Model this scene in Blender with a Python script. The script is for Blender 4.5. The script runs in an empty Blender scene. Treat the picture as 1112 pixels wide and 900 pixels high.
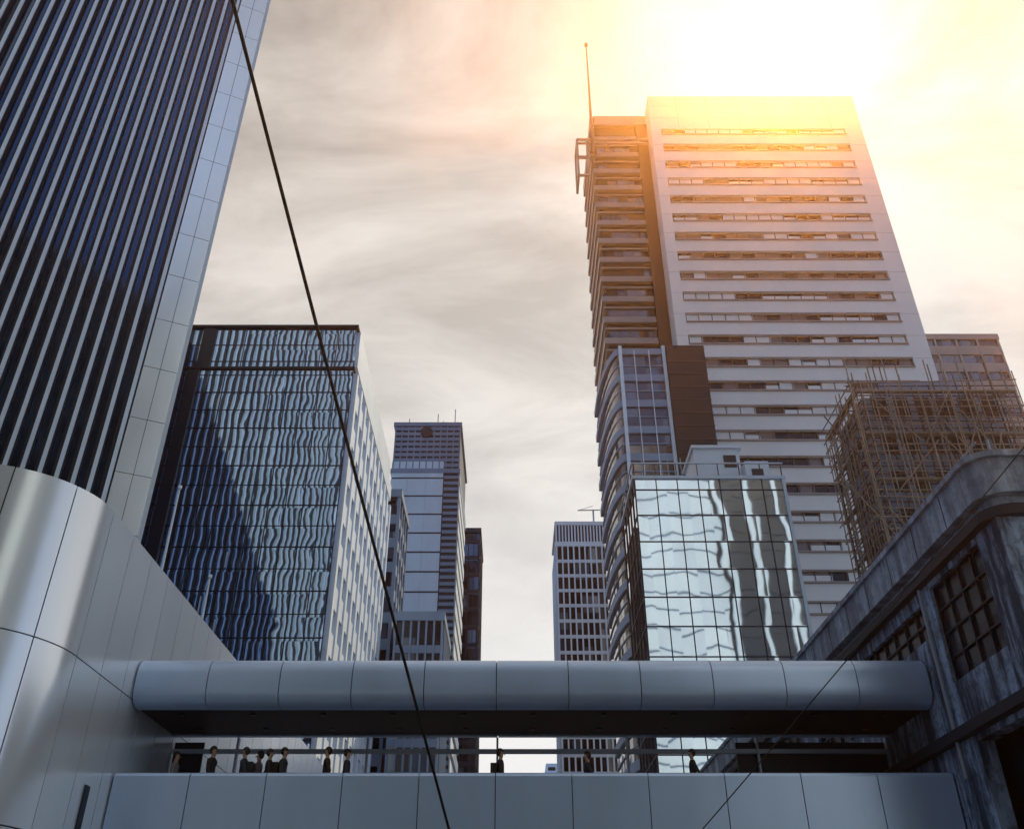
import bpy, math, random
from mathutils import Vector, Matrix
random.seed(7)
scene=bpy.context.scene
R=math.radians
# ------------------------------------------------------------ node helpers
def N(nt,t,**k):
    n=nt.nodes.new(t)
    for a,b in k.items(): setattr(n,a,b)
    return n
def vm(nt,op,a,b=None,sc=None):
    n=N(nt,'ShaderNodeVectorMath',operation=op)
    for i,v in enumerate((a,b)):
        if v is None: continue
        if hasattr(v,'links'): nt.links.new(v,n.inputs[i])
        else: n.inputs[i].default_value=v
    if sc is not None: n.inputs['Scale'].default_value=sc
    return n.outputs['Value'] if op in('DOT_PRODUCT','LENGTH') else n.outputs['Vector']
def mt(nt,op,a,b=0.0,clamp=False):
    n=N(nt,'ShaderNodeMath',operation=op,use_clamp=clamp)
    for i,v in enumerate((a,b)):
        if hasattr(v,'links'): nt.links.new(v,n.inputs[i])
        else: n.inputs[i].default_value=v
    return n.outputs[0]
def mixc(nt,f,a,b,mode='MIX'):
    n=N(nt,'ShaderNodeMix',data_type='RGBA',blend_type=mode)
    for i,v in ((0,f),(6,a),(7,b)):
        if hasattr(v,'links'): nt.links.new(v,n.inputs[i])
        else: n.inputs[i].default_value=v if i==0 else (tuple(v)+(1,))[:4]
    return n.outputs[2]
def noise(nt,vec,scale,detail=3,rough=.5):
    n=N(nt,'ShaderNodeTexNoise'); n.inputs['Scale'].default_value=scale
    n.inputs['Detail'].default_value=detail; n.inputs['Roughness'].default_value=rough
    if vec is not None: nt.links.new(vec,n.inputs['Vector'])
    return n
def ramp(nt,f,stops):
    n=N(nt,'ShaderNodeValToRGB'); nt.links.new(f,n.inputs[0])
    e=n.color_ramp.elements
    while len(e)<len(stops): e.new(.5)
    for i,(p,c) in enumerate(stops):
        e[i].position=p; e[i].color=tuple(c)+(1,)
    return n.outputs[0]
def newmat(name):
    m=bpy.data.materials.new(name); m.use_nodes=True
    nt=m.node_tree; return m,nt,nt.nodes['Principled BSDF']
def glass(name,dark,light,metal=.9,rough=.05,cell=(1.5,1.5,3.9),tilt=.02,wave=.03,wscale=.4,var=.5,stretch=(1,1,1),thr=.5):
    m,nt,p=newmat(name)
    tc=N(nt,'ShaderNodeTexCoord').outputs['Object']
    c=vm(nt,'ADD',tc,(.313,.417,.219)); c=vm(nt,'DIVIDE',c,cell); c=vm(nt,'FLOOR',c)
    wn=N(nt,'ShaderNodeTexWhiteNoise',noise_dimensions='3D'); nt.links.new(c,wn.inputs['Vector'])
    t=vm(nt,'SUBTRACT',wn.outputs['Color'],(.5,.5,.5)); t=vm(nt,'SCALE',t,sc=tilt)
    s=vm(nt,'MULTIPLY',tc,stretch)
    ns=noise(nt,s,wscale,2,.5)
    w=vm(nt,'SUBTRACT',ns.outputs['Color'],(.5,.5,.5)); w=vm(nt,'SCALE',w,sc=wave)
    g=N(nt,'ShaderNodeNewGeometry').outputs['Normal']
    a=vm(nt,'ADD',g,t); a=vm(nt,'ADD',a,w); a=vm(nt,'NORMALIZE',a)
    nt.links.new(a,p.inputs['Normal'])
    f=mt(nt,'MULTIPLY',mt(nt,'GREATER_THAN',wn.outputs['Value'],thr),var)
    nt.links.new(mixc(nt,f,dark,light),p.inputs['Base Color'])
    p.inputs['Metallic'].default_value=metal; p.inputs['Roughness'].default_value=rough
    return m
def clad(name,col,metal=0.,rough=.5,var=.12,scale=.35,bump=.0,stretch=(1,1,.3),dirt=None,dirtamt=.5):
    m,nt,p=newmat(name)
    tc=N(nt,'ShaderNodeTexCoord').outputs['Object']
    s=vm(nt,'MULTIPLY',tc,stretch)
    ns=noise(nt,s,scale,6,.6)
    f=ramp(nt,ns.outputs['Fac'],[(.3,(0,0,0)),(.7,(1,1,1))])
    lo=[c*(1-var) for c in col]; hi=[min(1,c*(1+var)) for c in col]
    base=mixc(nt,f,lo,hi)
    if dirt:
        n2=noise(nt,vm(nt,'MULTIPLY',tc,(1.6,1.6,.22)),1.1,8,.68)
        d=ramp(nt,n2.outputs['Fac'],[(.44,(1,1,1)),(.6,(0,0,0))])
        base=mixc(nt,mt(nt,'MULTIPLY',d,dirtamt),base,dirt)
        n4=noise(nt,tc,3.2,8,.7)
        d2=ramp(nt,n4.outputs['Fac'],[(.40,(1,1,1)),(.52,(0,0,0))])
        base=mixc(nt,mt(nt,'MULTIPLY',d2,dirtamt*.6),base,dirt)
    nt.links.new(base,p.inputs['Base Color'])
    p.inputs['Metallic'].default_value=metal; 
    nt.links.new(mt(nt,'ADD',mt(nt,'MULTIPLY',ns.outputs['Fac'],.15),rough-.07),p.inputs['Roughness'])
    if bump:
        b=N(nt,'ShaderNodeBump'); b.inputs['Strength'].default_value=bump; b.inputs['Distance'].default_value=.05
        n3=noise(nt,tc,2.2,6,.6); nt.links.new(n3.outputs['Fac'],b.inputs['Height'])
        nt.links.new(b.outputs[0],p.inputs['Normal'])
    return m
# ------------------------------------------------------------ mesh builder
class MB:
    def __init__(s): s.v=[];s.f=[];s.m=[]
    def box(s,x0,x1,y0,y1,z0,z1,m=0):
        b=len(s.v)
        s.v+=[(x0,y0,z0),(x1,y0,z0),(x1,y1,z0),(x0,y1,z0),(x0,y0,z1),(x1,y0,z1),(x1,y1,z1),(x0,y1,z1)]
        for q in ((0,3,2,1),(4,5,6,7),(0,1,5,4),(1,2,6,5),(2,3,7,6),(3,0,4,7)):
            s.f.append(tuple(b+i for i in q)); s.m.append(m)
    def prism(s,pts,z0,z1,m=0):
        b=len(s.v);n=len(pts)
        s.v+=[(x,y,z0) for x,y in pts]+[(x,y,z1) for x,y in pts]
        for i in range(n):
            j=(i+1)%n; s.f.append((b+i,b+j,b+n+j,b+n+i)); s.m.append(m)
        s.f.append(tuple(b+i for i in reversed(range(n)))); s.m.append(m)
        s.f.append(tuple(b+n+i for i in range(n))); s.m.append(m)
    def xprof(s,prof,x0,x1,m=0):
        b=len(s.v);n=len(prof)
        s.v+=[(x0,y,z) for y,z in prof]+[(x1,y,z) for y,z in prof]
        for i in range(n):
            j=(i+1)%n; s.f.append((b+i,b+n+i,b+n+j,b+j)); s.m.append(m)
        s.f.append(tuple(b+i for i in range(n))); s.m.append(m)
        s.f.append(tuple(b+n+i for i in reversed(range(n)))); s.m.append(m)
    def rod(s,a,c,r,m=0,n=5,r2=None):
        a=Vector(a);c=Vector(c);d=(c-a).normalized()
        u=d.orthogonal().normalized();w=d.cross(u);b=len(s.v);r2=r if r2 is None else r2
        for p,rr in ((a,r),(c,r2)):
            for i in range(n):
                t=2*math.pi*i/n; s.v.append(tuple(p+u*math.cos(t)*rr+w*math.sin(t)*rr))
        for i in range(n):
            j=(i+1)%n; s.f.append((b+i,b+j,b+n+j,b+n+i)); s.m.append(m)
        s.f.append(tuple(b+i for i in reversed(range(n)))); s.m.append(m)
        s.f.append(tuple(b+n+i for i in range(n))); s.m.append(m)
    def panels(s,path,zrows,seg,gap,th,m=0):
        P=[Vector(p) for p in path]; cum=[0]
        for i in range(1,len(P)): cum.append(cum[-1]+(P[i]-P[i-1]).length)
        L=cum[-1]
        def at(t):
            for i in range(1,len(P)):
                if t<=cum[i]+1e-6:
                    k=(t-cum[i-1])/(cum[i]-cum[i-1]); d=(P[i]-P[i-1]).normalized()
                    return P[i-1].lerp(P[i],k),Vector((d.y,-d.x))
            return P[-1],Vector((d.y,-d.x))
        n=round(L/seg)
        for k in range(n):
            s0=L*k/n+gap/2;s1=L*(k+1)/n-gap/2
            ts=[s0]+[c for c in cum if s0+.02<c<s1-.02]+[s1]
            pr=[]
            for t in ts:
                p,nn=at(t); 
                p2,n2=at(min(L,t+.03)); nn=(nn+n2).normalized()
                pr.append((p,p-nn*th))
            for (z0,z1) in zrows:
                z0+=gap/2;z1-=gap/2
                b=len(s.v);q=len(pr)
                for (o,i_) in pr: s.v+=[(o.x,o.y,z0),(o.x,o.y,z1),(i_.x,i_.y,z0),(i_.x,i_.y,z1)]
                for i in range(q-1):
                    a=b+4*i;c=a+4
                    s.f+=[(a,c,c+1,a+1),(a+1,c+1,c+3,a+3),(a+2,c+2,c,a)]; s.m+=[m]*3
                s.f+=[(b,b+1,b+3,b+2)]; e=b+4*(q-1); s.f+=[(e,e+2,e+3,e+1)]; s.m+=[m]*2
    def obj(s,name,parent,mats,smooth=False,world=True):
        me=bpy.data.meshes.new(name)
        o=parent.location if (parent and world) else Vector((0,0,0))
        me.from_pydata([(v[0]-o[0],v[1]-o[1],v[2]-o[2]) for v in s.v],[],s.f)
        for m in mats: me.materials.append(m)
        me.polygons.foreach_set('material_index',s.m)
        if smooth: me.shade_smooth(); me.set_sharp_from_angle(angle=R(32))
        me.update()
        ob=bpy.data.objects.new(name,me); scene.collection.objects.link(ob)
        if parent: ob.parent=parent
        return ob
def empty(name,loc=(0,0,0),rz=0):
    e=bpy.data.objects.new(name,None); e.location=loc; e.rotation_euler=(0,0,rz)
    e.empty_display_size=2; scene.collection.objects.link(e); return e
# ------------------------------------------------------------ materials
M={}
M['fin']=clad('fin_metal',(.66,.78,.95),.2,.35,.06)
M['panel']=clad('aluminium_panel',(.6,.66,.74),.75,.3,.07,.5)
M['podium']=clad('podium_panel',(.82,.90,.99),.5,.2,.03,.5)
M['bridge']=clad('bridge_panel',(.50,.66,.93),.35,.3,.07,.6)
M['joint']=clad('dark_joint',(.012,.02,.035),0,.7,.1)
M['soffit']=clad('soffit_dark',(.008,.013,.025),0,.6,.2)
M['dark']=clad('dark_cladding',(.008,.016,.034),.1,.45,.2)
M['roof']=clad('roof_felt',(.15,.16,.18),0,.85,.15)
M['white']=clad('white_concrete',(.68,.77,.90),0,.6,.1,.2)
M['grey']=clad('grey_concrete',(.21,.29,.42),0,.65,.15,.2)
M['peach']=clad('pale_stone_cladding',(.78,.74,.73),0,.5,.07,.12,0,(1,1,.5))
M['rib']=clad('stone_rib',(.32,.26,.24),.1,.45,.15,.2)
M['brown']=clad('bronze_cladding',(.10,.065,.06),.2,.45,.15,.2)
M['dbrown']=clad('dark_bronze_cladding',(.012,.010,.013),.2,.45,.2,.2)
M['conc']=clad('weathered_concrete',(.36,.48,.68),0,.8,.3,1.2,.6,(1,1,.4),(.012,.024,.05),.95)
M['cap']=clad('stained_parapet',(.42,.50,.63),0,.75,.15,1.0,.25,(1,1,.4),(.04,.06,.1),.6)
M['steel']=clad('painted_steel',(.3,.34,.4),.4,.45,.1)
M['cable']=clad('black_cable_rubber',(.01,.011,.014),0,.55,.1)
M['bamboo']=clad('bamboo',(.30,.24,.2),0,.7,.3,2)
M['glassL']=glass('curtain_glass_tower',(.035,.07,.13),(.04,.08,.14),.9,.07,(40,40,40),.0,.012,.15,.4)
M['glassB']=glass('curtain_glass_blue',(.32,.45,.66),(.42,.56,.76),.96,.025,(1.5,9,1.95),.007,.036,.5,.4,(1,1,.8))
M['glassH']=glass('mirror_glass',(.58,.68,.82),(.68,.78,.90),.96,.025,(1.58,9,2.1),.006,.022,.36,.6,(1,1,.7))
M['glassD']=glass('window_glass_dark',(.010,.018,.038),(.18,.24,.32),.5,.1,(1.6,1.6,3.6),.03,.02,.4,.6,thr=.8)
M['glassK']=glass('industrial_window_glass',(.004,.008,.016),(.02,.03,.05),.0,.25,(.74,.74,.62),.05,.02,.4,.8,thr=.7)
M['glassF']=glass('window_blinds',(.008,.007,.008),(.24,.17,.14),.1,.2,(1.88,9,3.87),.02,.02,.4,.9,thr=.55)
M['glassG']=glass('bronze_glass',(.09,.09,.1),(.3,.28,.28),.7,.08,(1.5,1.5,3.87),.03,.03,.4,.5)
M['mull']=clad('mullion_dark',(.012,.021,.042),.5,.4,.1)
M['mullL']=clad('mullion_light',(.42,.5,.62),.5,.4,.1)
M['asphalt']=clad('asphalt',(.045,.048,.055),0,.85,.25,.8,.2,(1,1,1))
M['paving']=clad('paving',(.15,.17,.2),0,.8,.15,.8,.1,(1,1,1))
M['paint']=clad('road_paint',(.75,.75,.72),0,.6,.1,2)
# ------------------------------------------------------------ ground
mb=MB(); mb.box(-1500,1500,-1500,1500,-.5,0); mb.obj('ground',None,[M['paving']])
mb=MB(); mb.v+=[(-7,-1400,.004),(7,-1400,.004),(7,1400,.004),(-7,1400,.004)]; mb.f.append((0,1,2,3)); mb.m.append(0)
mb.obj('road',None,[M['asphalt']])
e=empty('road_markings')
mb=MB()
def sheet(x0,x1,y0,y1,z):
    b=len(mb.v); mb.v+=[(x0,y0,z),(x1,y0,z),(x1,y1,z),(x0,y1,z)]; mb.f.append((b,b+1,b+2,b+3)); mb.m.append(0)
for i in range(-15,90):
    sheet(-.07,.07,i*6,i*6+3,.008)
for x in (-6.7,6.6): sheet(x,x+.12,-300,600,.008)
mb.obj('lane_lines',e,[M['paint']])
mb=MB()
for a,b in ((-9.9,-7),(7,11)): mb.box(a,b,-28,600,-.1,.13)
mb.obj('pavement',None,[M['paving']])
# ------------------------------------------------------------ generic building
def building(name,x0,x1,y0,y1,h,gl,band,fh=3.6,bh=1.0,proj=.12,fs=0,fw=.2,fp=.25,fin=None,base=0,sides=True,plant=True,z_first=None):
    e=empty(name,((x0+x1)/2,y0,base))
    mb=MB(); mb.box(x0,x1,y0,y1,base,h); mb.obj('glazed_body',e,[gl])
    if bh:
        mb=MB(); z=base+fh if z_first is None else z_first
        while z+bh<h-.3:
            mb.box(x0-proj,x1+proj,y0-proj,y1+proj,z,z+bh); z+=fh
        mb.obj('floor_bands',e,[band])
    if fs:
        mb=MB(); n=max(1,round((x1-x0)/fs))
        for i in range(n+1):
            x=x0+(x1-x0)*i/n
            mb.box(x-fw/2,x+fw/2,y0-fp,y0+.02,base,h-.05); mb.box(x-fw/2,x+fw/2,y1-.02,y1+fp,base,h-.05)
        n=max(1,round((y1-y0)/fs))
        for i in range(1,n):
            y=y0+(y1-y0)*i/n
            mb.box(x0-fp,x0+.02,y-fw/2,y+fw/2,base,h-.05); mb.box(x1-.02,x1+fp,y-fw/2,y+fw/2,base,h-.05)
        mb.obj('mullions',e,[fin or band])
    mb=MB()
    q=.3
    mb.box(x0-q,x1+q,y0-q,y0+.3,h-.06,h+1.0); mb.box(x0-q,x1+q,y1-.3,y1+q,h-.06,h+1.0)
    mb.box(x0-q,x0+.3,y0+.31,y1-.31,h-.06,h+.99); mb.box(x1-.3,x1+q,y0+.31,y1-.31,h-.06,h+.99)
    mb.obj('parapet',e,[band])
    if plant:
        mb=MB(); w=(x1-x0); d=(y1-y0)
        mb.box(x0+w*.25,x0+w*.7,y0+d*.35,y0+d*.8,h-.1,h+3.0); mb.box(x0+w*.75,x0+w*.9,y0+d*.5,y0+d*.7,h-.1,h+2.0)
        mb.obj('roof_plant',e,[M['grey']])
    return e
# ------------------------------------------------------------ finned office tower (left)
e=empty('finned_office_tower',(-20.3,45,11.7),R(25))
H=130
mb=MB(); mb.box(-46,-.15,.45,38,0,H); mb.obj('glazed_body',e,[M['glassL']],world=False)
mb=MB(); x=-2.15
while x>-46: mb.box(x-.12,x+.1,-.18,.5,0,H); x-=.85
for i in range(1,40): mb.box(-.2,.25,i*.95+.3,i*.95+.5,0,H)
mb.obj('vertical_fins',e,[M['fin']],world=False)
mb=MB(); x=-2.15
while x>-46: mb.box(x-.34,x-.13,.36,.44,.0,H-.2); mb.box(x+.11,x+.17,-.1,.48,0,H-.1); x-=.85
mb.obj('fin_shade_strips',e,[M['dark']],world=False)  # dark strips put beside the fins in place of their shadow
mb=MB(); mb.box(-1.93,-.02,.02,38.1,0,H-.1); mb.obj('corner_backing',e,[M['joint']],world=False)
mb=MB(); z=0
while z<H-3:
    mb.box(-1.95,-1.0,-.05,.1,z+.02,z+3.58); mb.box(-.97,.0,-.05,.1,z+.02,z+3.58); z+=3.6
mb.obj('corner_panels',e,[M['podium']],world=False)
mb=MB(); mb.box(-46,0,0,38,H,H+2); mb.obj('parapet',e,[M['panel']],world=False)
# ------------------------------------------------------------ curved metal podium
e=empty('curved_metal_podium',(-10,18,0))
arc=[(-12.5+2.5*math.sin(t),20.5-2.5*math.cos(t)) for t in [R(a) for a in range(0,91,5)]]
path=[(-60,18)]+arc+[(-10,62)]
mb=MB(); rows=[(.15,4.45),(4.45,8.15),(8.15,11.85)]
mb.panels(path,rows,1.42,.03,.06); mb.obj('wall_panels',e,[M['podium']],smooth=True)
ins=[(-60,18.05)]+[(-12.5+2.45*math.sin(t),20.5-2.45*math.cos(t)) for t in [R(a) for a in range(0,91,5)]]+[(-10.05,62),(-60,62)]
mb=MB(); mb.prism(ins,0,11.78); mb.obj('backing_wall',e,[M['joint']])
mb=MB(); mb.box(-10.1,-9.96,22.55,22.8,3.4,5.75); mb.obj('slit_window',e,[M['dark']])
for (fx,fy,ft) in ((-12.4,30,17.5),(-11.7,33,15.2)):
    f=empty('flagpole',(fx,fy,11.78)); mb=MB(); mb.rod((fx,fy,11.78),(fx,fy,ft),.06,0,8,.035); mb.rod((fx,fy,11.78),(fx,fy,12.0),.18,0,8)
    mb.rod((fx,fy,ft-.01),(fx,fy,ft+.12),.08,0,8)
    mb.obj('pole',f,[M['fin']],smooth=True)
# ------------------------------------------------------------ footbridge
e=empty('covered_footbridge',(0,24,0))
XL,XR=-9.97,11.05
prof=[(24.55,7.98),(24.3,8.0),(24.12,8.1),(24.02,8.28),(24,8.5),(24,8.82),(24.05,9.02),(24.17,9.17),(24.36,9.25),(24.6,9.28),(24.6,9.15),(24.4,9.05),(24.3,8.5)]
mb=MB(); n=11
for i in range(n):
    a=XL+(XR-XL)*i/n+.012; b=XL+(XR-XL)*(i+1)/n-.012
    mb.xprof(prof,a,b); mb.xprof([(52.0-y,z) for y,z in reversed(prof)],a,b)
mb.obj('canopy_fascia',e,[M['bridge']],smooth=True)
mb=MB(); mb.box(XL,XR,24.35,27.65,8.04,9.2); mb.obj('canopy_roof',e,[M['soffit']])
mb=MB()
for i in range(11):
    x=XL+1+i*1.91
    mb.rod((x,25.2,8.0),(x,25.2,8.06),.09,0,12); mb.rod((x,26.8,8.0),(x,26.8,8.06),.09,0,12)
mb.obj('soffit_fittings',e,[M['mull']])
mb=MB()
pp=[(24.0,4.6),(24.0,6.22),(24.04,6.29),(24.12,6.32),(24.22,6.3),(24.22,4.6)]
for i in range(n):
    a=XL+(XR-XL)*i/n+.012; b=XL+(XR-XL)*(i+1)/n-.012
    mb.xprof(list(reversed(pp)),a,b); mb.xprof([(52-y,z) for y,z in pp],a,b)
mb.obj('parapet_panels',e,[M['bridge']])
mb=MB(); mb.box(XL,XR,24.08,24.2,4.65,6.2); mb.box(XL,XR,27.8,27.92,4.65,6.2); mb.obj('parapet_core',e,[M['joint']])
mb=MB(); mb.box(XL,XR,24.23,27.77,4.75,5.3); mb.obj('deck',e,[M['grey']])
mb=MB()
mb.box(XL,XR,27.7,27.82,7.56,7.68); mb.box(XL,XR,27.72,27.8,6.9,6.94)
x=XL+1.9
while x<XR: mb.box(x-.03,x+.03,27.68,27.84,6.3,8.0); x+=3.82
mb.obj('rear_frame',e,[M['mullL']])
mb=MB(); mb.box(6.6,XR,27.86,27.92,6.3,7.9); mb.box(XL,-9.1,27.86,27.92,6.3,7.9); mb.obj('rear_infill',e,[M['dark']])
mb=MB()
for x in (-7.5,8.5): mb.rod((x,26,0),(x,26,4.74),.45,0,24)
mb.obj('piers',e,[M['grey']],smooth=True)
# ------------------------------------------------------------ dark glass office block
e=empty('glass_office_block',(-30,70,0))
mb=MB(); mb.box(-48,-15,70,98,0,51.4); mb.box(-47,-15.3,70.9,97.5,51.3,57.0); mb.obj('curtain_wall',e,[M['glassB']])
mb=MB()
x=-15.0
while x>-48:
    mb.box(x-.035,x+.035,69.93,70.02,0,51.4); mb.box(x-.6-.03,x-.6+.03,70.84,70.92,51.4,57); x-=1.5
z=2
k=0
while z<51.4:
    t=.05 if k%2 else .09
    mb.box(-48,-15.04,69.95,70.02,z-t/2,z+t/2); z+=1.95; k+=1
z=53
while z<57: mb.box(-47,-15.3,70.86,70.92,z-.04,z+.04); z+=1.95
mb.obj('mullions',e,[M['mull']])
mb=MB(); mb.box(-30.6,-29.5,69.8,70.1,0,51.3); mb.box(-30.3,-29.0,70.7,71,51.5,56.9)
mb.box(-48.2,-14.85,69.78,70.95,51.42,51.62); mb.box(-47.2,-15.1,70.6,98,57.0,57.25)
mb.obj('recess_and_copings',e,[M['dark']])
mb=MB()
for i in range(15):
    z=1.2+i*3.9
    if z<52: mb.box(-15.02,-14.72,70.35,98.1,z,z+1.9)
for i in range(11):
    y=70.4+i*2.72; mb.box(-15.02,-14.6,y,y+.75,0,51.2)
mb.box(-15.32,-15.0,71.5,97.9,51.7,53.6); mb.box(-15.32,-15.0,71.5,97.9,54.6,57.0)
mb.obj('side_frames',e,[M['white']])
mb=MB()
for i in range(46):
    x=-48.5+1.5*random.randint(1,16)+.72; z=2+1.95*random.randint(2,24)
    mb.box(x,x+.09,69.9,69.94,z+.1,z+1.5)
mb.obj('window_vents',e,[M['fin']])
mb=MB(); mb.box(-40,-22,76,88,57.2,60); mb.obj('roof_plant',e,[M['grey']])
# ------------------------------------------------------------ gap buildings
building('residential_tower',-24,-14.3,103,112,55,M['glassD'],M['grey'],3.2,1.3,.1,2.0,.4,.2,plant=False)
building('low_office_block',-13.3,-8.0,100.5,112,37.8,M['glassD'],M['grey'],3.4,.9,.1,.9,.22,.25,plant=False)
e=empty('banded_office_tower',(-14,130,0))
mb=MB(); mb.box(-19.6,-8.7,130,150,0,82.5); mb.obj('body',e,[M['dark']])
mb=MB(); z=1
while z<73:
    for a,b in ((-19.7,-17.0),(-16.97,-14.0),(-13.97,-11.2)): mb.box(a,b,129.8,130.1,z,z+2.95)
    mb.box(-8.8,-8.5,130.1,150,z,z+1.9)
    z+=3.25
mb.obj('cladding_panels',e,[M['white']])
mb=MB(); z=1
while z<73: mb.box(-11.05,-8.72,129.85,130.1,z,z+.55); z+=1.08
z=74.5
while z<82: mb.box(-19.6,-8.6,129.85,130.1,z,z+.6); z+=1.0
x=-19.6
while x<-8.6: mb.box(x,x+.2,129.75,130.0,74.2,82.2); x+=1.08
mb.box(-19.9,-8.4,129.7,150.2,82.3,83.0); mb.box(-19.85,-8.45,129.72,150.15,73.3,74.1)
mb.obj('louvres',e,[M['grey']])
mb=MB(); mb.rod((-14.3,129.5,81.0),(-14.3,129.76,81.0),1.0,0,20); mb.box(-16.5,-12.5,138,144,83,86); mb.obj('round_sign',e,[M['dark']])
mb=MB()
for x,hh in ((-18,4),(-13,5),(-12,3.5),(-10,6)): mb.rod((x,135,83),(x,135,83+hh),.08)
mb.obj('antennas',e,[M['steel']])
building('dark_office_tower',-10.0,-6.6,170,185,81.5,M['glassD'],M['dark'],3.6,.8,.1,1.1,.15,.2,plant=False)
e=building('gridded_office_tower',9.6,20.5,180,196,83,M['glassD'],M['white'],3.3,.7,.12,1.2,.3,.4)
mb=MB(); mb.box(9.3,20.8,179.7,196.2,88,88.8)
x=9.6
while x<20.6: mb.box(x-.15,x+.15,179.75,180.1,83,88.2); x+=.68
mb.obj('crown_fins',e,[M['white']])
mb=MB(); mb.box(9.7,20.4,180.1,196,83,88.1); mb.obj('crown_core',e,[M['dark']])
mb=MB(); mb.rod((18,181,88.8),(18,181,92),.2); mb.rod((14.5,180,91.6),(19.5,181,92.2),.15); mb.rod((18,181,93.2),(14.5,180,91.6),.06); mb.obj('roof_davit',e,[M['steel']])
# ------------------------------------------------------------ stone clad high-rise
e=empty('stone_high_rise',(40,100,0))
FX0,FX1,ZT=22.8,57.3,129.2
mb=MB(); mb.box(FX0+.1,FX1-.1,100.35,135,0,ZT-.2); mb.obj('glazed_body',e,[M['glassF']])
mb=MB(); fh=3.87
mb.box(FX0,24.4,100,135.1,0,ZT); mb.box(54.6,FX1,100,135.1,0,ZT); mb.box(24.4,54.6,100.01,135.05,121.1,ZT-.01)
z=121.1-fh
while z>0:
    mb.box(24.4,54.6,100.01,100.5,z,z+fh-1.35); z-=fh
mb.obj('stone_spandrels',e,[M['peach']])
mb=MB(); z=121.1-fh
while z>0:
    mb.box(24.4,54.6,99.8,100.02,z+fh-1.56,z+fh-1.36)
    mb.box(24.4,54.6,99.9,100.02,z+.02,z+.14); z-=fh
mb.obj('sill_ribs',e,[M['rib']])
mb=MB()
for k in range(0,31):
    z=121.1-fh*k; i=0
    while i<16:
        L=random.choice((1,1,2,3)); 
        if random.random()<.5: mb.box(24.6+i*1.88,24.6+min(16,i+L)*1.88-.06,100.24,100.36,z-1.3,z-(.1 if random.random()<.6 else .5))
        i+=L
mb.obj('roller_blinds',e,[M['peach']])
mb=MB(); x=24.4
while x<54.7: mb.box(x-.06,x+.06,100.2,100.34,0,121); x+=1.88
mb.obj('window_posts',e,[M['brown']])
mb=MB()
for x in (27.4+i*5.0 for i in range(6)): mb.box(x-.02,x+.02,99.995,100.02,121.2,ZT-.02)
for z in (123.8,126.5): mb.box(22.81,57.29,99.99,100.02,z-.02,z+.02)
z=121.1-fh
while z>0: mb.box(54.7,57.29,99.99,100.02,z-.02,z+.02); mb.box(22.81,24.3,99.99,100.02,z-.02,z+.02); z-=fh
mb.obj('panel_joints',e,[M['rib']])
mb=MB(); mb.rod((37,102,ZT),(37,102,ZT+2.2),.1); mb.rod((50,101,ZT),(50,101,ZT+1.2),.1); mb.box(30,50,110,128,ZT-.1,ZT+.8); mb.obj('roof_items',e,[M['steel']])
mb=MB(); mb.box(13.9,22.75,104.3,120,0,128.4); mb.obj('wing_glass',e,[M['dbrown']])
mb=MB(); z=128.6-2.2
mb.box(13.3,22.78,103.7,120.2,z,128.7)
z-=fh
while z>60:
    mb.box(13.3,21.6,103.7,120.2,z,z+1.0); mb.box(13.5,21.4,103.9,120.1,z-1.1,z-.85); z-=fh
mb.obj('wing_ribs',e,[M['rib']])
mb=MB(); z=128.6-2.2-fh
while z>60:
    for i in range(5):
        if random.random()<.6: mb.box(14.2+i*1.45,15.5+i*1.45,104.2,104.32,z-2.7,z-1.2)
    z-=fh
mb.obj('wing_windows',e,[M['glassG']])
mb=MB(); mb.box(21.0,22.78,103.2,104.4,60,126); mb.obj('recess_shade_strip',e,[M['dbrown']])  # dark box standing proud; its colour stands in for shadow beside the wing
def curve(off=0):
    pts=[]
    for t in range(0,91,9):
        a=R(t); pts.append((13.9-(1.7+off)*math.sin(a),107-(12+off)*math.cos(a)))
    return pts
def cpoly(off): 
    c=curve(off); return [(19.7,95-off)]+c+[(12.2-off,110),(19.7,110)]
mb=MB(); mb.prism(list(reversed(cpoly(0))),0,71.5); mb.obj('curved_wing_glass',e,[M['glassG']])
mb=MB(); z=72.3-fh-1.2
mb.prism(list(reversed(cpoly(.35))),71.4,72.3)
while z>0:
    mb.prism(list(reversed(cpoly(.3))),z,z+1.0); mb.prism(list(reversed(cpoly(.12))),z+2.4,z+2.55); z-=fh
mb.obj('curved_wing_bands',e,[M['grey']])
mb=MB()
for x in (14.0,19.6): mb.box(x-.2,x+.2,94.4,94.8,0,72.6)
for x in (15.8,17.7): mb.box(x-.05,x+.05,94.6,94.75,0,72)
mb.obj('curved_wing_piers',e,[M['white']])
mb=MB(); mb.box(19.85,24.75,94,99.95,0,72.3); mb.obj('bronze_core',e,[M['dbrown']])
mb=MB(); z=2
while z<72: mb.box(19.9,24.8,93.93,94.05,z,z+.1); z+=fh/2
mb.obj('bronze_core_joints',e,[M['brown']])
mb=MB()
GY=102.6
for (a,b) in (((10.8,GY,121.5),(22.7,GY,121.5)),((10.8,GY,120.6),(22.7,GY,120.6)),((10.8,GY,121.5),(10.8,GY,113)),((12.4,GY,121.5),(12.4,GY,113)),((10.8,GY,113),(12.4,GY,113)),((10.8,GY,117.3),(12.4,GY,117.3)),
              ((10.8,106.5,121.5),(10.8,GY,121.5)),((10.8,106.5,121.5),(10.8,106.5,113)),((10.8,106.5,113),(10.8,GY,113)),((13.4,106.5,121.5),(10.8,106.5,121.5)),((16,GY,121),(16,104,121)),((21,GY,121),(21,104,121))):
    mb.rod(a,b,.24,0,4)
mb.obj('roof_gantry',e,[M['rib']])
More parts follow.
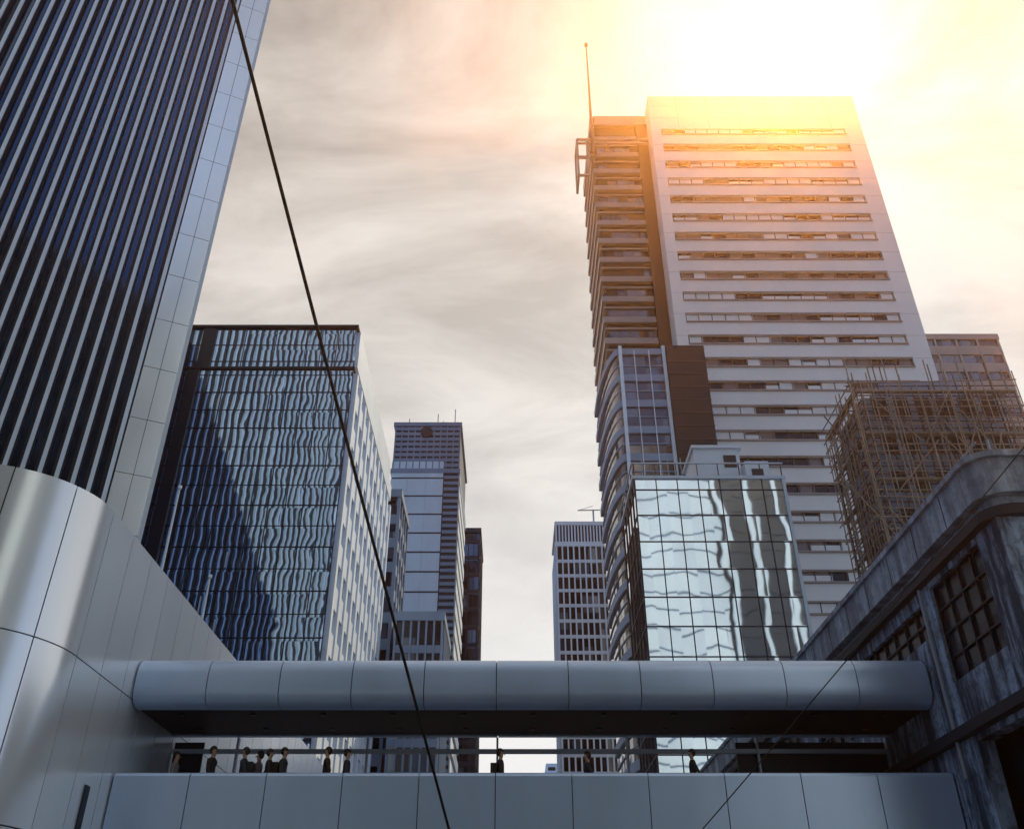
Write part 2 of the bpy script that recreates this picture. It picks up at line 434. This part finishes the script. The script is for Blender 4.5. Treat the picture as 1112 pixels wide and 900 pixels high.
mb=MB(); mb.rod((13.4,102.3,118),(13.4,102.3,131),.4,0,8,.25); mb.rod((13.4,102.3,131),(13.4,102.3,146),.22,0,8,.1); mb.rod((13.4,102.3,146),(13.4,102.3,146.6),.3,0,8); mb.box(13.3,13.9,102.2,104.5,119,119.5); mb.box(13.3,13.9,102.2,104.5,126,126.5)
mb.obj('mast',e,[M['brown']],smooth=True)
# ------------------------------------------------------------ mirror glass block
e=empty('mirror_glass_block',(15,60,0))
mb=MB(); mb.box(9.2,20.3,60,68,0,34.2); mb.obj('curtain_wall',e,[M['glassH']])
mb=MB(); 
for i in range(8):
    x=9.2+i*1.586; mb.box(x-.03,x+.03,59.93,60.02,0,35.5)
for i in range(6):
    y=60+i*1.6; mb.box(9.13,9.22,y-.03,y+.03,0,35.5)
z=1.8
while z<34.3:
    mb.box(9.14,20.3,59.94,60.02,z-.035,z+.035); mb.box(9.14,9.22,60.03,68,z-.035,z+.035); z+=2.1
mb.obj('mullions',e,[M['mull']])
mb=MB(); mb.box(9.0,20.5,59.85,60.1,34.2,34.45); mb.box(9.0,9.25,60.1,68,34.2,34.44); mb.box(9.0,20.5,59.9,60.0,35.5,35.6); mb.box(9.0,9.1,60.0,68,35.5,35.59)
mb.box(20.22,20.45,59.88,68,0,34.2)
mb.obj('trim',e,[M['mullL']])
mb=MB(); mb.box(9.3,20.2,60.1,67.9,34.15,34.25); mb.obj('roof',e,[M['roof']])
mb=MB(); mb.box(14.6,18.2,63,67,34.2,38.6); mb.box(18.25,20.1,62,67,34.2,36.9); mb.box(14.4,18.4,62.8,67.2,38.6,38.85); mb.obj('roof_house',e,[M['white']])
mb=MB(); mb.box(16.9,17.9,62.95,63.02,36.9,38.0); mb.box(18.7,19.6,61.95,62.02,35.3,36.2); mb.obj('roof_house_windows',e,[M['dark']])
mb=MB()
for x in (10,11.5,13): mb.rod((x,61,34.2),(x,61,36.6),.04)
mb.rod((9.5,61,36.1),(14,61,36.1),.04); mb.rod((12.2,62,34.2),(12.2,62,37.5),.05)
mb.obj('roof_rails',e,[M['steel']])
# ------------------------------------------------------------ building under bamboo scaffold
e=empty('scaffolded_building',(33,60,0))
mb=MB(); mb.box(28.2,39.2,61,67,0,42.2); mb.box(30.5,37,62,66.5,42.1,44.5); mb.obj('body',e,[M['grey']])
mb=MB()
for i in range(12):
    z=4+i*3.3
    for k in range(6): mb.box(28.9+k*1.75,30.1+k*1.75,60.94,61.02,z,z+1.9)
    for k in range(3): mb.box(28.15,28.22,62+k*1.7,63.1+k*1.7,z,z+1.9)
mb.obj('windows',e,[M['dark']])
mb=MB()
for lay,(yo,xo) in enumerate(((60.2,27.6),(59.6,27.1))):
    x=xo
    j=lambda s=.12: random.uniform(-s,s)
    while x<40.2:
        mb.rod((x+j(),yo+j(),0),(x+j(.35),yo+j(.25),42.5+random.uniform(-1.5,3.0)),.05,lay,4); x+=.4+random.uniform(0,.25)
    y=yo
    while y<67.5:
        mb.rod((xo+j(),y+j(),0),(xo+j(.3),y+j(.3),42+random.uniform(-2,2.2)),.05,lay,4); y+=.5
    z=2
    while z<43.5:
        mb.rod((xo-.6+j(.5),yo+j(),z+j()),(40.2+j(.7),yo+j(),z+j(.3)),.05,lay,4)
        mb.rod((xo+j(),yo-.6+j(.5),z+j()),(xo+j(),67.5+j(.6),z+j(.3)),.05,lay,4); z+=.8
    for i in range(45):
        a=random.uniform(27,38); z=random.uniform(2,38); d=random.choice((-1,1))
        mb.rod((a,yo-.1,z),(a+d*random.uniform(2,4),yo-.1,z+random.uniform(4,6)),.05,lay,4)
mb.obj('bamboo_scaffold',e,[M['brown'],M['bamboo']])
mb=MB()
for z in range(6,43,4):
    mb.box(27.3,40,59.65,60.1,z,z+.08); mb.box(27.15,27.5,60.2,67.4,z,z+.08)
mb.obj('scaffold_boards',e,[M['bamboo']])
building('brown_office_block',58.5,79,118,140,91.5,M['glassG'],M['rib'],3.4,1.7,.2,3.4,.3,.25)
# ------------------------------------------------------------ weathered concrete building (right)
e=empty('weathered_concrete_building',(11.1,18.8,0))
def holes(a0,a1,b0,b1,ops):
    A=sorted({a0,a1,*[v for o in ops for v in o[:2]]}); Bz=sorted({b0,b1,*[v for o in ops for v in o[2:]]})
    for i in range(len(A)-1):
        for j in range(len(Bz)-1):
            ca=(A[i]+A[i+1])/2; cb=(Bz[j]+Bz[j+1])/2
            if not any(o[0]<ca<o[1] and o[2]<cb<o[3] for o in ops): yield A[i],A[i+1],Bz[j],Bz[j+1]
ops=[(19.9,22.85,8.2,10.7),(23.5,28.4,9.6,10.5),(19.4,22.4,.2,6.7),(30,34,8.6,10.5),(36,40,8.6,10.5)]
mb=MB()
for a,b,c,d in holes(18.9,60,0,11.1,ops): mb.box(11.1,11.5,a,b,c,d)
mb.box(11.1,11.5,18.8,18.9,0,11.1)
for a,b,c,d in holes(11.5,32,0,11.1,[(13.2,15.6,8.2,10.3),(17,19.4,8.2,10.3)]): mb.box(a,b,18.8,19.2,c,d)
mb.box(11.5,32,59.6,60,0,11.1); mb.box(31.6,32,19.2,59.6,0,11.1)
mb.obj('walls',e,[M['conc']])
mb=MB(); mb.box(11.9,31.5,19.6,59.5,0,11.0); mb.obj('dark_interior',e,[M['dark']])
def ring(off,r=.7,ye=60.2):
    x0=11.1-off;y0=18.8-off
    a=[(x0+r-r*math.sin(R(t)), y0+r-r*math.cos(R(t))) for t in range(0,91,10)]
    return [(32.2,y0)]+a+[(x0,ye),(32.2,ye)]
mb=MB(); mb.prism(list(reversed(ring(.3))),11.35,12.25); mb.prism(list(reversed(ring(.4))),12.25,12.4); mb.prism(list(reversed(ring(.02,.3,60.02))),11.1,11.35)
mb.obj('parapet',e,[M['cap']],smooth=False)
mb=MB(); mb.prism(list(reversed(ring(.22))),10.85,11.1)
mb.box(10.85,11.1,18.6,60,6.85,7.1)
mb.obj('string_course',e,[M['joint']])
mb=MB()
y=20.5
while y<60: mb.box(10.79,10.81,y-.015,y+.015,11.36,12.24); y+=1.9
mb.obj('parapet_joints',e,[M['joint']])
WN=((19.9,22.85,8.2,10.7,4,4),(23.5,28.4,9.6,10.5,6,2),(30,34,8.6,10.5,4,3),(36,40,8.6,10.5,4,3))
mb=MB()
for (y0,y1,z0,z1,ny,nz) in WN:
    for i in range(ny+1):
        y=y0+(y1-y0)*i/ny; mb.box(11.2,11.26,y-.02,y+.02,z0,z1)
    for i in range(nz+1):
        z=z0+(z1-z0)*i/nz; mb.box(11.205,11.255,y0,y1,z-.02,z+.02)
mb.obj('window_frames',e,[M['mull']])
mb=MB()
for (y0,y1,z0,z1,ny,nz) in WN: mb.box(11.27,11.3,y0,y1,z0,z1)
mb.obj('window_glass',e,[M['glassK']])
mb=MB(); mb.rod((10.98,23.2,6.0),(10.98,23.2,10.8),.05,0,8); mb.rod((12.2,20,12.3),(12.2,20,13.6),.04); mb.rod((11.3,22,12.3),(11.3,22,12.9),.03); mb.rod((11.3,19,12.95),(11.3,60,12.95),.025)
y=20
while y<60: mb.rod((11.3,y,12.3),(11.3,y,12.95),.025); y+=2
mb.obj('pipes_and_rail',e,[M['steel']])
# ------------------------------------------------------------ cables
def cable(name,pts,r):
    cu=bpy.data.curves.new(name,'CURVE'); cu.dimensions='3D'; cu.bevel_depth=r; cu.bevel_resolution=2; cu.resolution_u=12
    s=cu.splines.new('POLY'); s.points.add(len(pts)-1)
    for p,q in zip(s.points,pts): p.co=(*q,1)
    cu.materials.append(M['cable']); o=bpy.data.objects.new(name,cu); scene.collection.objects.link(o)
def sag(a,b,s,n=40):
    a=Vector(a);b=Vector(b); return [tuple(a.lerp(b,i/n)-Vector((0,0,s*4*(i/n)*(1-i/n)))) for i in range(n+1)]
cable('overhead_cable',sag((-5.65,0,19.3),(-.0,29,.1),.2),.032)
cable('overhead_cable',sag((11.1,16.9,11.6),(-.5,26.5,-.3+.4),.12),.014)
# ------------------------------------------------------------ unseen towers behind the viewpoint, added to shape glass reflections; then distant blocks
building('reflection_dark_tower',-125,-61,-50,-30,190,M['glassD'],M['dark'],3.8,.8,.1,3,.3,.3)
building('reflection_white_tower',-59.5,-48.5,-52,-32,190,M['white'],M['white'],3.6,3.1,.2,0)
building('reflection_striped_tower',-47,-24,-50,-30,190,M['dark'],M['dark'],3.8,.5,.1,4.0,1.0,.5,fin=M['white'])
building('reflection_dark_tower',-21,15,-50,-31,98,M['glassD'],M['dark'],3.8,.9,.1,3,.3,.3)
building('reflection_white_block',19,37,-52,-30,128,M['grey'],M['white'],3.6,3.25,.2,0)
building('reflection_striped_tower',38.5,66,-50,-31,135,M['dark'],M['dark'],3.8,.5,.1,5.5,.9,.5,fin=M['white'])
building('reflection_grey_block',72,110,-50,-30,90,M['glassD'],M['grey'],3.6,1.5,.2,3.2,.6,.3)
for i,(x,w,y,h) in enumerate(((-75,22,290,62),(-48,14,260,56),(-30,16,310,66),(-11,9,330,60),(1,7,350,68),(11,12,300,62),(27,14,280,58),(45,20,310,66),(75,26,300,70))):
    building('distant_office_block',x,x+w,y,y+25,h,M['glassD'],M['white'] if i%2 else M['grey'],3.5,1.4,.15,3,.7,.3,plant=False)
# ------------------------------------------------------------ people
skin=clad('skin',(.45,.28,.2),0,.5,.05); hair=clad('hair',(.02,.015,.012),0,.5,.1); trou=clad('trousers',(.03,.035,.05),0,.8,.1)
shirts=[clad('shirt_'+n,c,0,.8,.1) for n,c in (('navy',(.03,.04,.07)),('grey',(.2,.2,.22)),('black',(.02,.02,.022)),('white',(.6,.6,.62)))]
def person(x,y,z,rz,h,shirt,walk=0.,bag=False):
    k=h/1.72
    e=empty('person',(x,y,z),rz)
    V=[];E=[];Rr=[]
    def add(p,r,par=None):
        V.append(Vector(p)*k); Rr.append((r*k,r*k*.8)); 
        if par is not None: E.append((par,len(V)-1))
        return len(V)-1
    pel=add((0,0,.95),.15); wa=add((0,.0,1.1),.13,pel); ch=add((0,0,1.3),.155,wa); sh=add((0,0,1.41),.12,ch); nk=add((0,0,1.49),.055,sh); hd0=add((0,-.01,1.56),.075,nk); hd1=add((0,-.015,1.63),.088,hd0); add((0,-.01,1.70),.06,hd1)
    hands=[]
    for s in (-1,1):
        st=s*walk
        hp=add((s*.09,0,.9),.095,pel); kn=add((s*.1,-.12*st if st>0 else -.02,.5),.06,hp); an=add((s*.1,-.25*st,.09),.042,kn); add((s*.11,-.25*st-.15,.03),.035,an)
        so=add((s*.18,0,1.39),.06,sh); el=add((s*.24,.05+.1*st,1.12),.042,so); wr=add((s*.23,-.12+.12*st,.93),.028,el); hn=add((s*.225,-.17+.12*st,.88),.032,wr); hands.append((s,V[hn]))
    me=bpy.data.meshes.new('body'); me.from_pydata([tuple(v) for v in V],E,[])
    ob=bpy.data.objects.new('body',me); scene.collection.objects.link(ob)
    md=ob.modifiers.new('s','SKIN'); 
    for i,sv in enumerate(me.skin_vertices[0].data): sv.radius=Rr[i]; sv.use_root=(i==0)
    sb=ob.modifiers.new('u','SUBSURF'); sb.levels=sb.render_levels=2
    dg=bpy.context.evaluated_depsgraph_get(); m2=bpy.data.meshes.new_from_object(ob.evaluated_get(dg))
    ob.modifiers.clear(); ob.data=m2
    for m in (skin,trou,shirt): m2.materials.append(m)
    for p in m2.polygons:
        c=p.center/k; p.material_index=0 if (c.z>1.47 or (abs(c.x)>.17 and c.z<.98 and c.z>.8)) else (1 if c.z<.97 else 2); p.use_smooth=True
    ob.parent=e
    mb=MB()
    for s,hv in hands:
        for i in range(4): 
            a=hv+Vector((s*.0,-.02+.016*i,-.02))*k; mb.rod(a,a+Vector((-s*.012,-.012,-.075+.01*abs(i-1.5)))*k,.009*k,0,6,.006*k)
        a=hv+Vector((-s*.01,-.03,.01))*k; mb.rod(a,a+Vector((-s*.03,-.035,-.035))*k,.01*k,0,6,.007*k)
    mb.rod(Vector((0,-.095,1.63))*k,Vector((0,-.118,1.605))*k,.01*k,0,6,.015*k)
    for s in (-1,1): mb.rod(Vector((s*.07,0,1.6))*k,Vector((s*.08,.005,1.65))*k,.012*k,0,6,.017*k)
    mb.obj('fingers_nose_ears',e,[skin],world=False)
    mb=MB()
    for s in (-1,1): mb.rod(Vector((s*.032,-.083,1.635))*k,Vector((s*.032,-.094,1.635))*k,.01*k,0,8)
    mb.rod(Vector((-.02,-.09,1.575))*k,Vector((.02,-.09,1.575))*k,.006*k,0,6)
    mb.obj('eyes_mouth',e,[hair],world=False)
    bpy.ops.mesh.primitive_uv_sphere_add(segments=16,ring_count=10,radius=.1*k,location=(0,0,0)); hb=bpy.context.object
    hb.name='hair'; hb.data.name='hair'
    for v in hb.data.vertices:
        if v.co.y<-.02*k and v.co.z<.03*k: v.co.y=-.02*k
        v.co.z*=1.1; v.co+=Vector((0,.012,1.665))*k
    hb.data.materials.append(hair); hb.parent=e; hb.data.shade_smooth()
    if bag:
        mb=MB(); mb.box(-.15*k,.15*k,.1*k,.26*k,1.0*k,1.38*k); mb.obj('backpack',e,[shirts[2]],world=False)
for i,(x,y,rz,h,s,w,b) in enumerate(((-8.8,24.9,90,1.66,1,.8,0),(-7.8,24.75,80,1.76,2,.8,0),(-6.95,24.7,-90,1.72,0,.7,1),(-6.75,25.4,-90,1.78,1,.6,0),(-6.3,24.7,100,1.68,2,.8,0),(-5.95,24.8,85,1.74,0,.8,1),
    (-4.8,24.7,-85,1.73,2,.7,0),(-4.3,24.8,95,1.7,0,.8,0),(-.3,24.8,90,1.71,2,.8,1),(2.0,25.3,-90,1.75,0,.8,0),(4.7,24.8,-95,1.7,2,.8,0))):
    person(x,y,5.3,R(rz),h,shirts[s],w,b)
# ------------------------------------------------------------ scatter volume added to give the orange flare around the sun
m=bpy.data.materials.new('flare_haze'); m.use_nodes=True; nt=m.node_tree; nt.nodes.clear()
o=N(nt,'ShaderNodeOutputMaterial'); v=N(nt,'ShaderNodeVolumeScatter')
v.inputs['Color'].default_value=(1,.40,.10,1); v.inputs['Density'].default_value=.00125; v.inputs['Anisotropy'].default_value=.86  # orange put into the scatter colour to imitate the flare's glow
nt.links.new(v.outputs[0],o.inputs['Volume'])
mb=MB(); mb.box(-9,120,-12,70,.03,75); mb.obj('flare_haze',None,[m])
# ------------------------------------------------------------ world
az,el=R(24.5),R(50.5)
sd=Vector((math.sin(az)*math.cos(el),math.cos(az)*math.cos(el),math.sin(el)))
w=bpy.data.worlds.new('World'); scene.world=w; w.use_nodes=True; nt=w.node_tree
bg=nt.nodes['Background']
tc=N(nt,'ShaderNodeTexCoord').outputs['Generated']; d=vm(nt,'NORMALIZE',tc)
sky=N(nt,'ShaderNodeTexSky',sky_type='NISHITA'); sky.sun_disc=False; sky.sun_elevation=el; sky.sun_rotation=az
skyc=vm(nt,'SCALE',sky.outputs[0],sc=.08)
sx=N(nt,'ShaderNodeSeparateXYZ'); nt.links.new(d,sx.inputs[0])
zz=mt(nt,'ADD',mt(nt,'ABSOLUTE',sx.outputs[2]),.25)
cx=N(nt,'ShaderNodeCombineXYZ'); nt.links.new(mt(nt,'DIVIDE',sx.outputs[0],zz),cx.inputs[0]); nt.links.new(mt(nt,'DIVIDE',sx.outputs[1],zz),cx.inputs[1])
mp=N(nt,'ShaderNodeMapping'); mp.inputs['Rotation'].default_value=(0,0,R(55)); mp.inputs['Scale'].default_value=(.9,1.7,1); mp.inputs['Location'].default_value=(5.3,2.9,0)
nt.links.new(cx.outputs[0],mp.inputs[0])
c1=noise(nt,mp.outputs[0],2.6,11,.6); c1.inputs['Distortion'].default_value=.5
cl=ramp(nt,c1.outputs['Fac'],[(.38,(0,0,0)),(.62,(1,1,1))])
dot=vm(nt,'DOT_PRODUCT',d,tuple(sd))
side=mt(nt,'MULTIPLY',mt(nt,'ADD',dot,.0),1.5,True)
dark=mixc(nt,side,(.045,.14,.34),(.36,.31,.265))
lite=mixc(nt,side,(.32,.60,1.12),(.80,.72,.64))
cc=mixc(nt,cl,dark,lite)
hz=mt(nt,'POWER',mt(nt,'SUBTRACT',1.0,mt(nt,'ABSOLUTE',sx.outputs[2])),2.0)
cc=mixc(nt,mt(nt,'MULTIPLY',hz,1.8,True),cc,mixc(nt,side,(.30,.50,.86),(1.02,.95,.90)))
dp=mt(nt,'MAXIMUM',dot,0)
def glow(pw,col,amt):
    f=mt(nt,'MULTIPLY',mt(nt,'POWER',dp,pw),amt)
    n=N(nt,'ShaderNodeVectorMath',operation='SCALE'); n.inputs[0].default_value=col; nt.links.new(f,n.inputs['Scale']); return n.outputs[0]
tot=vm(nt,'ADD',mixc(nt,.92,skyc,cc),glow(12,(1,.92,.78),.22)); tot=vm(nt,'ADD',tot,glow(90,(1,.95,.75),.4))
nt.links.new(tot,bg.inputs['Color']); bg.inputs['Strength'].default_value=1.0
s=bpy.data.lights.new('sun','SUN'); s.energy=5; s.angle=R(.5); s.color=(1,.80,.52)
so=bpy.data.objects.new('sun',s); so.rotation_euler=sd.to_track_quat('Z','Y').to_euler(); so.location=(60,120,170); scene.collection.objects.link(so)
# ------------------------------------------------------------ camera
c=bpy.data.cameras.new('camera'); c.sensor_width=36; c.lens=31.89; c.clip_end=4000; c.clip_start=.1
co=bpy.data.objects.new('camera',c); co.location=(0,0,1.6); co.rotation_euler=(R(122.6),0,0); scene.collection.objects.link(co)
scene.camera=co
scene.view_settings.view_transform='Standard'; scene.view_settings.look='None'; scene.view_settings.exposure=0
